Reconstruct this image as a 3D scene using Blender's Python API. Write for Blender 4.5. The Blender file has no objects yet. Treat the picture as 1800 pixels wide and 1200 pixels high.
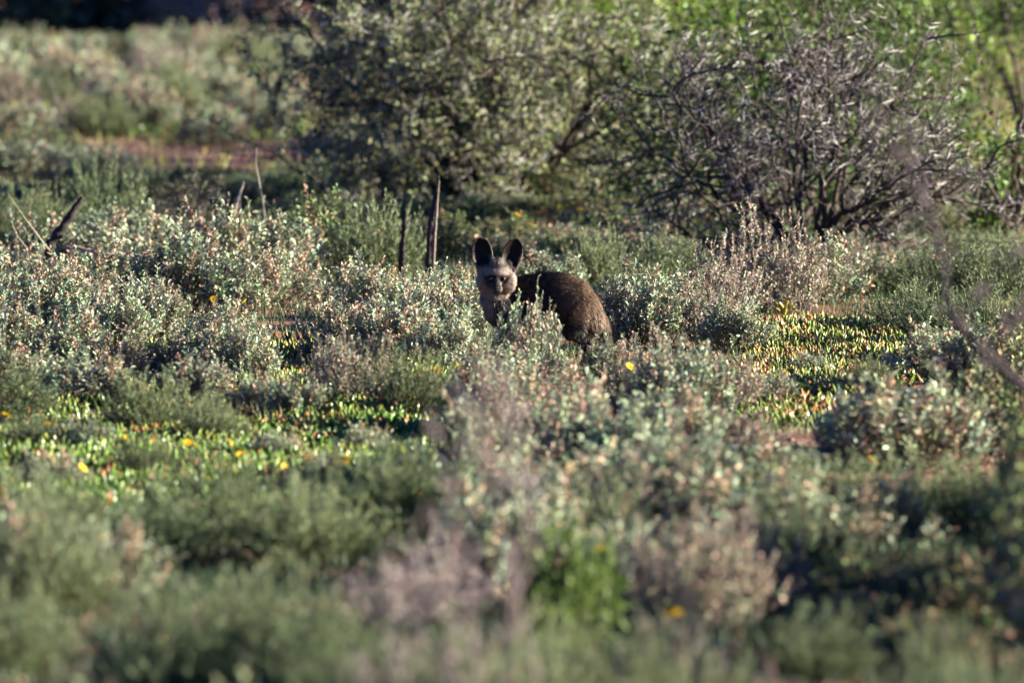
import bpy, bmesh, math
import numpy as np
from mathutils import Vector

sc = bpy.context.scene
COL = sc.collection

# ------------------------------------------------------------------ camera
CAM_H, FPX, PITCH = 2.0, 13500.0, math.atan(860.0 / 13500.0)
cam = bpy.data.cameras.new('camera')
cam.sensor_width = 36.0
cam.lens = 36.0 * FPX / 1800.0
cam.clip_start, cam.clip_end = 0.5, 2000.0
cam.dof.use_dof = True
cam.dof.focus_distance = 31.0
cam.dof.aperture_fstop = 3.8
cam.dof.aperture_blades = 0
camo = bpy.data.objects.new('camera', cam)
COL.objects.link(camo)
camo.location = (0, 0, CAM_H)
camo.rotation_euler = (math.pi / 2 - PITCH, 0, 0)
sc.camera = camo

# ------------------------------------------------------------------ world and sun
SUN_AZ, SUN_EL = math.radians(92), math.radians(15)      # azimuth from +Y towards +X
w = bpy.data.worlds.new('World'); sc.world = w; w.use_nodes = True
nt = w.node_tree
sky = nt.nodes.new('ShaderNodeTexSky'); sky.sky_type = 'NISHITA'; sky.sun_disc = False; sky.dust_density = .1; sky.ozone_density = 10.0; sky.air_density = .5
sky.sun_elevation = SUN_EL; sky.sun_rotation = SUN_AZ
nt.links.new(sky.outputs[0], nt.nodes['Background'].inputs[0])
nt.nodes['Background'].inputs[1].default_value = 0.05
sl = bpy.data.lights.new('sun', 'SUN'); sl.energy = 5.0; sl.angle = math.radians(0.53); sl.color = (1.0, 0.92, 0.74)
slo = bpy.data.objects.new('sun', sl); COL.objects.link(slo)
tosun = Vector((math.sin(SUN_AZ) * math.cos(SUN_EL), math.cos(SUN_AZ) * math.cos(SUN_EL), math.sin(SUN_EL)))
slo.rotation_euler = tosun.to_track_quat('Z', 'Y').to_euler()
slo.location = (30, 30, 30)
sc.view_settings.view_transform = 'Standard'; sc.view_settings.look = 'None'
sc.view_settings.exposure = 2.5; sc.view_settings.gamma = 1.0
sc.view_settings.use_curve_mapping = False
sc.render.engine = 'CYCLES'
sc.cycles.max_bounces = 2; sc.cycles.diffuse_bounces = 1; sc.cycles.glossy_bounces = 1; sc.cycles.transmission_bounces = 2; sc.cycles.transparent_max_bounces = 2
sc.cycles.use_denoising = True; sc.cycles.debug_use_spatial_splits = True

# ------------------------------------------------------------------ helpers
def ray(px, py):
    u, v = (px - 900.0) / FPX, -(py - 600.0) / FPX
    d = np.array([u, math.cos(PITCH) + v * math.sin(PITCH), -math.sin(PITCH) + v * math.cos(PITCH)])
    return d
def G(px, py):                       # point of the ground seen at a place of the photograph
    d = ray(px, py); t = CAM_H / -d[2]
    return np.array([d[0] * t, d[1] * t, 0.0])
def P(px, py, dist):                 # point at a given distance (m) from the camera
    d = ray(px, py); t = dist / d[1]
    return np.array([d[0] * t, dist, CAM_H + d[2] * t])

RNG = np.random.default_rng(11)
def nrm(a):
    return a / np.maximum(np.linalg.norm(a, axis=-1, keepdims=True), 1e-9)

class Geo:
    """collects quads and triangles with vertex colours; build() links them as one mesh"""
    def __init__(s): s.V, s.Q, s.T, s.C, s.n = [], [], [], [], 0
    def add(s, V, Q=None, T=None, C=(1, 1, 1)):
        V = np.asarray(V, float); C = np.asarray(C, float)
        if C.ndim == 1: C = np.tile(C, (len(V), 1))
        if Q is not None and len(Q): s.Q.append(np.asarray(Q) + s.n)
        if T is not None and len(T): s.T.append(np.asarray(T) + s.n)
        s.V.append(V); s.C.append(C); s.n += len(V)
    def mesh(s, name, mat, smooth=False):
        V = np.concatenate(s.V); C = np.concatenate(s.C)
        Q = np.concatenate(s.Q) if s.Q else np.zeros((0, 4), int)
        T = np.concatenate(s.T) if s.T else np.zeros((0, 3), int)
        me = bpy.data.meshes.new(name)
        me.vertices.add(len(V)); me.vertices.foreach_set('co', V.astype(np.float32).ravel())
        nl = Q.size + T.size
        me.loops.add(nl); me.loops.foreach_set('vertex_index', np.concatenate([Q.ravel(), T.ravel()]).astype(np.int32))
        me.polygons.add(len(Q) + len(T))
        starts = np.concatenate([np.arange(len(Q)) * 4, Q.size + np.arange(len(T)) * 3]).astype(np.int32)
        me.polygons.foreach_set('loop_start', starts)
        me.update(calc_edges=True)
        a = me.color_attributes.new('col', 'FLOAT_COLOR', 'POINT')
        a.data.foreach_set('color', np.concatenate([C, np.ones((len(C), 1))], 1).astype(np.float32).ravel())
        if smooth: me.polygons.foreach_set('use_smooth', np.ones(len(me.polygons), bool))
        me.materials.append(mat)
        return me
    # --- shapes
    def tube(s, pts, rad, col, k=5, cap=True):
        pts = np.asarray(pts, float); n = len(pts); rad = np.broadcast_to(np.asarray(rad, float), (n,))
        t = nrm(np.gradient(pts, axis=0))
        up = np.array([0.31, 0.95, 0.05]) if abs(t[0, 2]) > .5 else np.array([0.05, 0.1, 1.0])
        a = nrm(np.cross(t, up)); b = np.cross(t, a)
        th = np.arange(k) * 2 * math.pi / k
        V = pts[:, None] + rad[:, None, None] * (a[:, None] * np.cos(th)[None, :, None] + b[:, None] * np.sin(th)[None, :, None])
        i = np.arange(n - 1)[:, None] * k; j = np.arange(k)[None]
        j2 = (j + 1) % k
        Q = np.stack([i + j, i + j2, i + k + j2, i + k + j], -1).reshape(-1, 4)
        C = np.asarray(col, float)
        if C.ndim == 2: C = np.repeat(C, k, 0)
        V = V.reshape(-1, 3)
        T = None
        if cap:
            T = np.array([[(n - 1) * k, (n - 1) * k + q, (n - 1) * k + q + 1] for q in range(1, k - 1)] + [[0, q + 1, q] for q in range(1, k - 1)])
        s.add(V, Q, T, C)
    def leaves(s, p, d, n, L, W, col, fold=.25, shape=(.3, .72)):
        """oblong folded leaves: p base, d direction, n facing, L length, W width (arrays)"""
        d = nrm(d); side = nrm(np.cross(d, n)); n = np.cross(side, d)
        L = np.broadcast_to(L, (len(p),))[:, None]; W = np.broadcast_to(W, (len(p),))[:, None] * .5
        a, b = shape
        tip = p + d * L - n * L * .06
        l1 = p + d * L * a + side * W * .85 + n * W * fold; l2 = p + d * L * b + side * W + n * W * fold
        r1 = p + d * L * a - side * W * .85 + n * W * fold; r2 = p + d * L * b - side * W + n * W * fold
        V = np.stack([p, l1, l2, tip, r2, r1], 1).reshape(-1, 3)
        i = np.arange(len(p))[:, None] * 6
        Q = np.concatenate([i + np.array([[0, 1, 2, 3]]), i + np.array([[0, 3, 4, 5]])])
        C = np.repeat(np.broadcast_to(col, (len(p), 3)), 6, 0)
        s.add(V, Q, None, C)
    def blades(s, p, d, L, W, col, bend=.25, rng=RNG):
        """tapered blades, one quad and one triangle each"""
        d = nrm(d); r = rng.normal(size=d.shape); side = nrm(np.cross(d, r)); o = np.cross(side, d)
        L = np.broadcast_to(L, (len(p),))[:, None]; W = np.broadcast_to(W, (len(p),))[:, None] * .5
        m = p + d * L * .5 + o * L * bend * .25; tip = p + d * L * .96 + o * L * bend
        V = np.stack([p - side * W, p + side * W, m + side * W * .8, m - side * W * .8, tip], 1).reshape(-1, 3)
        i = np.arange(len(p))[:, None] * 5
        s.add(V, i + np.array([[0, 1, 2, 3]]), i + np.array([[3, 2, 4]]), np.repeat(np.broadcast_to(col, (len(p), 3)), 5, 0))
    def cones(s, p, d, L, W, col, k=4):
        d = nrm(d); r = np.tile([.3, .5, .81], (len(p), 1)); a = nrm(np.cross(d, r)); b = np.cross(d, a)
        L = np.broadcast_to(L, (len(p),))[:, None]; W = np.broadcast_to(W, (len(p),))[:, None]
        th = np.arange(k) * 2 * math.pi / k
        ring = [p + W * (a * math.cos(t) + b * math.sin(t)) for t in th]
        V = np.stack(ring + [p + d * L], 1).reshape(-1, 3)
        i = np.arange(len(p))[:, None, None] * (k + 1)
        T = (i + np.array([[[q, (q + 1) % k, k] for q in range(k)]])).reshape(-1, 3)
        s.add(V, None, T, np.repeat(np.broadcast_to(col, (len(p), 3)), k + 1, 0))

def jit(col, n, rng, v=.2, h=.08):
    c = np.asarray(col, float)[None] * (1 + rng.normal(0, v, (n, 1))) * (1 + rng.normal(0, h, (n, 3)))
    return np.clip(c, .003, .85)

def obj(name, me, parent=None, loc=None, rz=0., scale=None, **props):
    o = bpy.data.objects.new(name, me); COL.objects.link(o)
    if parent is not None: o.parent = parent
    if loc is not None: o.location = loc
    o.rotation_euler = (0, 0, rz)
    if scale is not None: o.scale = scale
    for k, v in props.items(): o[k] = v
    return o
def thing(name, label, cat, loc, rz=0., scale=None, group=None):
    o = obj(name, None, None, loc, rz, scale, label=label, category=cat)
    o.empty_display_size = .1
    if group: o['group'] = group
    return o

# ------------------------------------------------------------------ materials
def foliage_mat(name, trans=.3, rough=.6, spec=.3, var=.18):
    m = bpy.data.materials.new(name); m.use_nodes = True; t = m.node_tree; t.nodes.clear()
    out = t.nodes.new('ShaderNodeOutputMaterial'); at = t.nodes.new('ShaderNodeAttribute'); at.attribute_name = 'col'
    oi = t.nodes.new('ShaderNodeObjectInfo'); hsv = t.nodes.new('ShaderNodeHueSaturation')
    mr = t.nodes.new('ShaderNodeMapRange'); mr.inputs[3].default_value = 1 - var; mr.inputs[4].default_value = 1 + var
    t.links.new(oi.outputs['Random'], mr.inputs[0]); t.links.new(mr.outputs[0], hsv.inputs['Value'])
    mul = t.nodes.new('ShaderNodeMath'); mul.operation = 'MULTIPLY'; mul.inputs[1].default_value = 7.31
    fr = t.nodes.new('ShaderNodeMath'); fr.operation = 'FRACT'
    mr2 = t.nodes.new('ShaderNodeMapRange'); mr2.inputs[3].default_value = .49; mr2.inputs[4].default_value = .512
    t.links.new(oi.outputs['Random'], mul.inputs[0]); t.links.new(mul.outputs[0], fr.inputs[0]); t.links.new(fr.outputs[0], mr2.inputs[0])
    t.links.new(mr2.outputs[0], hsv.inputs['Hue']); t.links.new(at.outputs['Color'], hsv.inputs['Color'])
    b = t.nodes.new('ShaderNodeBsdfPrincipled'); b.inputs['Roughness'].default_value = rough; b.inputs['Specular IOR Level'].default_value = spec
    tr = t.nodes.new('ShaderNodeBsdfTranslucent'); mix = t.nodes.new('ShaderNodeMixShader'); mix.inputs[0].default_value = trans
    t.links.new(hsv.outputs[0], b.inputs['Base Color']); t.links.new(hsv.outputs[0], tr.inputs[0])
    t.links.new(b.outputs[0], mix.inputs[1]); t.links.new(tr.outputs[0], mix.inputs[2]); t.links.new(mix.outputs[0], out.inputs[0])
    return m
def solid_mat(name, rough=.8, spec=.2, bump=0., scale=120., var=.35):
    m = bpy.data.materials.new(name); m.use_nodes = True; t = m.node_tree
    b = t.nodes['Principled BSDF']; b.inputs['Roughness'].default_value = rough; b.inputs['Specular IOR Level'].default_value = spec
    at = t.nodes.new('ShaderNodeAttribute'); at.attribute_name = 'col'
    tc = t.nodes.new('ShaderNodeTexCoord'); nz = t.nodes.new('ShaderNodeTexNoise'); nz.inputs['Scale'].default_value = scale; nz.inputs['Detail'].default_value = 4
    mr = t.nodes.new('ShaderNodeMapRange'); mr.inputs[3].default_value = 1 - var; mr.inputs[4].default_value = 1 + var
    mx = t.nodes.new('ShaderNodeVectorMath'); mx.operation = 'SCALE'
    t.links.new(tc.outputs['Object'], nz.inputs[0]); t.links.new(nz.outputs[0], mr.inputs[0]); t.links.new(mr.outputs[0], mx.inputs['Scale'])
    t.links.new(at.outputs['Color'], mx.inputs[0]); t.links.new(mx.outputs[0], b.inputs['Base Color'])
    if bump:
        bp = t.nodes.new('ShaderNodeBump'); bp.inputs['Strength'].default_value = bump; bp.inputs['Distance'].default_value = .004
        t.links.new(nz.outputs[0], bp.inputs['Height']); t.links.new(bp.outputs[0], b.inputs['Normal'])
    return m
M_SAGE = foliage_mat('sage_leaf', .12, .5, .28)
M_FINE = foliage_mat('fine_leaf', .14, .5, .2)
M_GREEN = foliage_mat('green_leaf', .28, .45, .25, .12)
M_THORNLEAF = foliage_mat('thorn_leaf', .12, .5, .2, .1)
M_SUCC = foliage_mat('succulent_leaf', .2, .35, .5)
M_PETAL = foliage_mat('petal', .3, .6, .2, .1)
M_STEM = solid_mat('woody_stem', .85, .15, .3, 160.)
M_BARK = solid_mat('dark_bark', .85, .15, .6, 60.)
M_DEAD = solid_mat('weathered_dead_wood', .8, .2, .9, 70., .5)
M_THORN = solid_mat('pale_thorn', .35, .5, 0., 60., .12)

def ground_mat():
    m = bpy.data.materials.new('reddish_sand'); m.use_nodes = True; t = m.node_tree
    b = t.nodes['Principled BSDF']; b.inputs['Roughness'].default_value = .95; b.inputs['Specular IOR Level'].default_value = .1
    tc = t.nodes.new('ShaderNodeTexCoord')
    n1 = t.nodes.new('ShaderNodeTexNoise'); n1.inputs['Scale'].default_value = 1.3; n1.inputs['Detail'].default_value = 8; n1.inputs['Roughness'].default_value = .7
    n2 = t.nodes.new('ShaderNodeTexNoise'); n2.inputs['Scale'].default_value = 45; n2.inputs['Detail'].default_value = 6
    r = t.nodes.new('ShaderNodeValToRGB')
    r.color_ramp.elements[0].position = .3; r.color_ramp.elements[0].color = (.14, .07, .05, 1)
    r.color_ramp.elements[1].position = .72; r.color_ramp.elements[1].color = (.35, .19, .135, 1)
    mx = t.nodes.new('ShaderNodeMix'); mx.data_type = 'FLOAT'; mx.inputs[0].default_value = .45
    for n in (n1, n2): t.links.new(tc.outputs['Object'], n.inputs[0])
    t.links.new(n1.outputs[0], mx.inputs[2]); t.links.new(n2.outputs[0], mx.inputs[3]); t.links.new(mx.outputs[0], r.inputs[0])
    t.links.new(r.outputs[0], b.inputs['Base Color'])
    bp = t.nodes.new('ShaderNodeBump'); bp.inputs['Strength'].default_value = .8; bp.inputs['Distance'].default_value = .02
    t.links.new(n2.outputs[0], bp.inputs['Height']); t.links.new(bp.outputs[0], b.inputs['Normal'])
    return m

# ------------------------------------------------------------------ ground
def gz(x, y):
    x = np.asarray(x, float); y = np.asarray(y, float)
    return .018 * (np.sin(x * 2.1 + y * .7) * np.cos(y * 1.7 - x * .4) + .6 * np.sin(x * 5.3 - y * 3.1))
xs = np.concatenate([[-600, -300, -120, -50, -25], np.linspace(-9, 9, 61), [25, 50, 120, 300, 600]])
ys = np.concatenate([[-200, -50, 0, 8], np.linspace(14, 110, 190), [130, 180, 300, 600, 1500]])
X, Y = np.meshgrid(xs, ys)
g = Geo(); nx = len(xs)
i = np.arange(len(ys) - 1)[:, None] * nx + np.arange(nx - 1)[None]
g.add(np.stack([X, Y, gz(X, Y)], -1).reshape(-1, 3), np.stack([i, i + 1, i + nx + 1, i + nx], -1).reshape(-1, 4))
obj('ground', g.mesh('ground', ground_mat(), True), kind='structure', label='reddish brown sandy ground between the shrubs')

# ------------------------------------------------------------------ shrub meshes (several of each kind, shared by the copies)
def bez(a, b, c, n):
    t = np.linspace(0, 1, n)[:, None]
    return (1 - t) ** 2 * a + 2 * t * (1 - t) * b + t * t * c
def sprig_paths(rng, n, H, R, upright=.5, base=.06, wob=.015, zlo=.72, zhi=1.12):
    out = []
    for q in range(n):
        th = rng.uniform(0, 2 * math.pi); rho = math.sqrt(rng.uniform(0, 1))
        b0 = np.array([math.cos(th), math.sin(th), 0]) * base * rho + rng.normal(0, .01, 3) * [1, 1, 0]
        z = H * (1 - .55 * rho ** 2.2) * rng.uniform(zlo, zhi) * (1 + .22 * math.sin(th * 2 + n) * rho)
        tip = np.array([math.cos(th) * R * rho, math.sin(th) * R * rho, z]) + rng.normal(0, .02, 3)
        mid = np.array([tip[0] * (1 - upright) + b0[0] * .0, tip[1] * (1 - upright), z * .5]) + np.array([tip[0], tip[1], 0]) * upright * .9 * (1 if upright > .4 else .4)
        p = bez(b0, mid, tip, 8); p[2:] += np.cumsum(rng.normal(0, wob * .25, (6, 3)), 0)
        p[:, 2] = np.maximum(p[:, 2], -.01)
        out.append(p)
    return out
def along(p, t):
    n = len(p) - 1; f = np.clip(t * n, 0, n - 1e-6); i = f.astype(int); f = (f - i)[:, None]
    pos = p[i] * (1 - f) + p[i + 1] * f
    return pos, nrm(p[i + 1] - p[i])
def leaf_run(geo, rng, p, t0, step, L, W, col, spread=.8, lv=.25, cv=.2, ch=.07, tipcol=None, dry=None, kind='leaf'):
    ln = np.linalg.norm(np.diff(p, axis=0), axis=1).sum() * (1 - t0)
    n = max(2, int(ln / step)); t = t0 + (1 - t0) * (np.arange(n) + rng.uniform(0, 1, n)) / n
    pos, tan = along(p, t)
    r = nrm(np.cross(tan, rng.normal(size=(n, 3))))
    d = nrm(tan * rng.uniform(.5, 1.2, (n, 1)) + r * spread)
    c = jit(col, n, rng, cv, ch)
    if tipcol is not None:
        k = np.clip((t - .6) / .4, 0, 1)[:, None] * rng.uniform(.3, 1, (n, 1)); c = c * (1 - k) + np.asarray(tipcol) * k
    if dry is not None:
        k = rng.uniform(0, 1, n) < dry[0]; c[k] = jit(dry[1], k.sum(), rng, .25, .08)
    l = L * (1 + rng.normal(0, lv, n)).clip(.4, 1.8)
    if kind == 'leaf': geo.leaves(pos, d, nrm(tan + rng.normal(0, .5, (n, 3))), l, W * l / L, c)
    else: geo.blades(pos, d, l, W, c, .15, rng)

SAGE = (.21, .265, .172); SAGE_TIP = (.36, .405, .27); SAGE_DRY = (.36, .245, .165); PINK = (.37, .265, .21)
FINE = (.072, .105, .050); FINE_TIP = (.235, .27, .142); WOOD = (.12, .09, .07); GREYWOOD = (.19, .16, .145)

def mk_sage(seed, n=78, dry=.10, leafstep=.0075, col=SAGE, tip=SAGE_TIP, L=.021, W=.0092, H=.38, R=.25):
    rng = np.random.default_rng(seed); st, lf = Geo(), Geo()
    for p in sprig_paths(rng, n, H, R, .42, .06, .02, .55, 1.28):
        st.tube(p, np.linspace(.0032, .0012, len(p)), jit(WOOD, 1, rng)[0], 3, False)
        sprig_dry = rng.uniform(0, 1) < .22
        dr = (.75 if sprig_dry else dry, SAGE_DRY)
        tn = 1 + rng.normal(0, .12) + rng.normal(0, .07, 3); col_, tip_ = np.asarray(col) * tn, np.asarray(tip) * tn
        leaf_run(lf, rng, p, .22, leafstep, L, W, col_, tipcol=tip_, dry=dr, lv=.35, cv=.13)
        for q in range(rng.integers(3, 6)):
            t = rng.uniform(.4, .92); a, tan = along(p, np.array([t]))
            d = nrm(tan[0] * .9 + rng.normal(0, .6, 3) + np.array([0, 0, .35])); l = rng.uniform(.045, .1)
            sp = bez(a[0], a[0] + d * l * .5, a[0] + d * l + np.array([0, 0, l * .3]), 4)
            st.tube(sp, np.linspace(.0016, .0008, 4), WOOD, 3, False)
            leaf_run(lf, rng, sp, .1, leafstep * .9, L * .95, W, col_, tipcol=tip_, dry=dr, lv=.35, cv=.13)
    return st.mesh('sage_stems', M_STEM), lf.mesh('sage_foliage', M_SAGE)
def mk_dry(seed, H=.38, R=.2):
    rng = np.random.default_rng(seed); st, lf = Geo(), Geo()
    for p in sprig_paths(rng, 70, H, R, .35, .06, .02, .5, 1.14):
        st.tube(p, np.linspace(.003, .0011, len(p)), jit(GREYWOOD, 1, rng)[0], 3, False)
        leaf_run(lf, rng, p, .25, .008, .016, .0068, SAGE, dry=(.3, SAGE_DRY))
        leaf_run(lf, rng, p, .55, .0042, .0085, .0075, PINK, spread=1.1, cv=.28, dry=(.25, (.24, .15, .10)))
        for q in range(3):
            t = rng.uniform(.45, .9); a, tan = along(p, np.array([t]))
            d = nrm(tan[0] + rng.normal(0, .5, 3) + np.array([0, 0, .5])); l = rng.uniform(.04, .09)
            sp = bez(a[0], a[0] + d * l * .5, a[0] + d * l, 4)
            st.tube(sp, np.linspace(.0014, .0007, 4), GREYWOOD, 3, False)
            leaf_run(lf, rng, sp, .2, .0045, .0085, .007, PINK, spread=1.1, cv=.28, dry=(.3, SAGE))
    return st.mesh('seed_shrub_stems', M_STEM), lf.mesh('seed_shrub_foliage', M_SAGE)
def mk_fine(seed, H=.36, R=.27):
    rng = np.random.default_rng(seed); st, lf = Geo(), Geo()
    for p in sprig_paths(rng, 170, H, R, .3, .09, .03, .45, 1.4):
        st.tube(p, np.linspace(.0024, .0009, len(p)), jit((.13, .13, .06), 1, rng)[0], 3, False)
        leaf_run(lf, rng, p, .1, .0056, .022, .0034, FINE, spread=.55, tipcol=FINE_TIP, kind='blade', dry=(.05, (.28, .22, .1)))
        for q in range(3):
            t = rng.uniform(.35, .9); a, tan = along(p, np.array([t]))
            d = nrm(tan[0] + rng.normal(0, .35, 3) + np.array([0, 0, .4])); l = rng.uniform(.05, .11)
            sp = bez(a[0], a[0] + d * l * .5, a[0] + d * l, 4)
            leaf_run(lf, rng, sp, .0, .0062, .022, .0034, FINE, spread=.5, tipcol=FINE_TIP, kind='blade')
    return st.mesh('fine_shrub_stems', M_STEM), lf.mesh('fine_shrub_foliage', M_FINE)
def mk_green(seed, n=45, H=.34, R=.2, L=.026, W=.013, col=(.085, .125, .028), tip=(.14, .19, .05), step=.011):
    rng = np.random.default_rng(seed); st, lf = Geo(), Geo()
    for p in sprig_paths(rng, n, H, R, .4):
        st.tube(p, np.linspace(.003, .0012, len(p)), (.1, .12, .04), 3, False)
        leaf_run(lf, rng, p, .2, step, L, W, col, tipcol=tip)
        for q in range(3):
            t = rng.uniform(.4, .9); a, tan = along(p, np.array([t]))
            d = nrm(tan[0] + rng.normal(0, .5, 3)); l = rng.uniform(.05, .1)
            sp = bez(a[0], a[0] + d * l * .5, a[0] + d * l, 4); leaf_run(lf, rng, sp, .1, step * .8, L, W, col, tipcol=tip)
    return st.mesh('herb_stems', M_STEM), lf.mesh('herb_foliage', M_GREEN)
def mk_twiggy(seed, H=.36, R=.25, n=60, leafy=.3):
    rng = np.random.default_rng(seed); st, lf = Geo(), Geo()
    for p in sprig_paths(rng, n, H, R, .4, .05, .05):
        st.tube(p, np.linspace(.0038, .0012, len(p)), jit(GREYWOOD, 1, rng)[0], 3, False)
        for q in range(6):
            t = rng.uniform(.3, .95); a, tan = along(p, np.array([t]))
            d = nrm(tan[0] + rng.normal(0, .7, 3)); l = rng.uniform(.04, .12)
            sp = bez(a[0], a[0] + d * l * .5 + rng.normal(0, .008, 3), a[0] + d * l, 4)
            st.tube(sp, np.linspace(.0018, .0009, 4), jit((.24, .19, .18), 1, rng)[0], 3, False)
            leaf_run(lf, rng, sp, .2, .02 / max(leafy, .05) * .4, .009, .005, (.26, .22, .18), dry=(.4, (.2, .22, .12)))
    return st.mesh('twiggy_stems', M_STEM), lf.mesh('twiggy_foliage', M_SAGE)

KINDS = {
    'A': ('sage_shrub', [mk_sage(100 + s, dry=.06 + .05 * (s % 3)) for s in range(6)], .38, .25),
    'B': ('seed_head_shrub', [mk_dry(200 + s) for s in range(4)], .38, .20),
    'C': ('fine_leaved_shrub', [mk_fine(300 + s) for s in range(4)], .36, .27),
    'D': ('green_herb', [mk_green(400 + s) for s in range(3)], .34, .20),
    'T': ('twiggy_shrub', [mk_twiggy(500 + s) for s in range(3)], .36, .25),
    'K': ('dense_green_shrub', [mk_sage(600 + s, 80, .03, .009, (.12, .165, .06), (.19, .235, .10), .02, .009) for s in range(3)], .38, .25),
}
KLAB = {'A': 'grey-green sage shrub', 'B': 'tan seed-headed shrub', 'C': 'fine-leaved olive shrub', 'D': 'bright green leafy herb',
        'T': 'bare grey twiggy shrub', 'K': 'dense dark green shrub'}
KCAT = {'A': 'shrub', 'B': 'shrub', 'C': 'shrub', 'D': 'herb', 'T': 'shrub', 'K': 'shrub'}
ORD = ['first', 'second', 'third', 'fourth', 'fifth', 'sixth', 'seventh', 'eighth', 'ninth', 'tenth', 'eleventh', 'twelfth', 'thirteenth', 'fourteenth', 'fifteenth']
SHRUBS = []                                      # (x, y, radius) of every shrub, for the ground cover to stay clear of
def shrub(kind, px, yb, h, wd, label, rng, group):
    name, var, H0, R0 = KINDS[kind]
    p = G(px, yb); p[2] = gz(p[0], p[1]) - .005
    sx = wd * .5 / R0
    t = thing(name, label, KCAT[kind], p, rng.uniform(0, 6.28), (sx, sx * rng.uniform(.9, 1.1), h / H0), group)
    st, lf = var[rng.integers(len(var))]
    obj('stems', st, t); obj('foliage', lf, t, kind='stuff')
    SHRUBS.append((p[0], p[1], wd * .5))
def row(phrase, items, seed):
    """items: (kind, x, base y, height m, width m); labels count each kind from the left within the row"""
    rng = np.random.default_rng(seed)
    items = sorted(items, key=lambda q: q[1]); tot = {}
    for q in items: tot[q[0]] = tot.get(q[0], 0) + 1
    cnt = {}
    for k, x, y, h, wd in items:
        cnt[k] = cnt.get(k, 0) + 1
        if tot[k] == 1: lab = f'only {KLAB[k]} {phrase}'
        else: lab = f'{KLAB[k]} {phrase}, {ORD[cnt[k] - 1]} from left'
        shrub(k, x, y, h, wd, lab, rng, f'shrubs {phrase}')
def fill(y, x0, x1, s, h=.36, wd=.5, jx=.25, jy=.25, seed=0):
    rng = np.random.default_rng(seed + int(y)); n = len(s); dx = (x1 - x0) / n; out = []
    for i, k in enumerate(s):
        if k == '.': continue
        x = x0 + dx * (i + .5 + rng.uniform(-jx, jx)); yy = y + (y + 260) * .05 * rng.uniform(-jy, jy) * 2
        out.append((k, x, yy, h * rng.uniform(.8, 1.2), wd * rng.uniform(.85, 1.25)))
    return out

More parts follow.
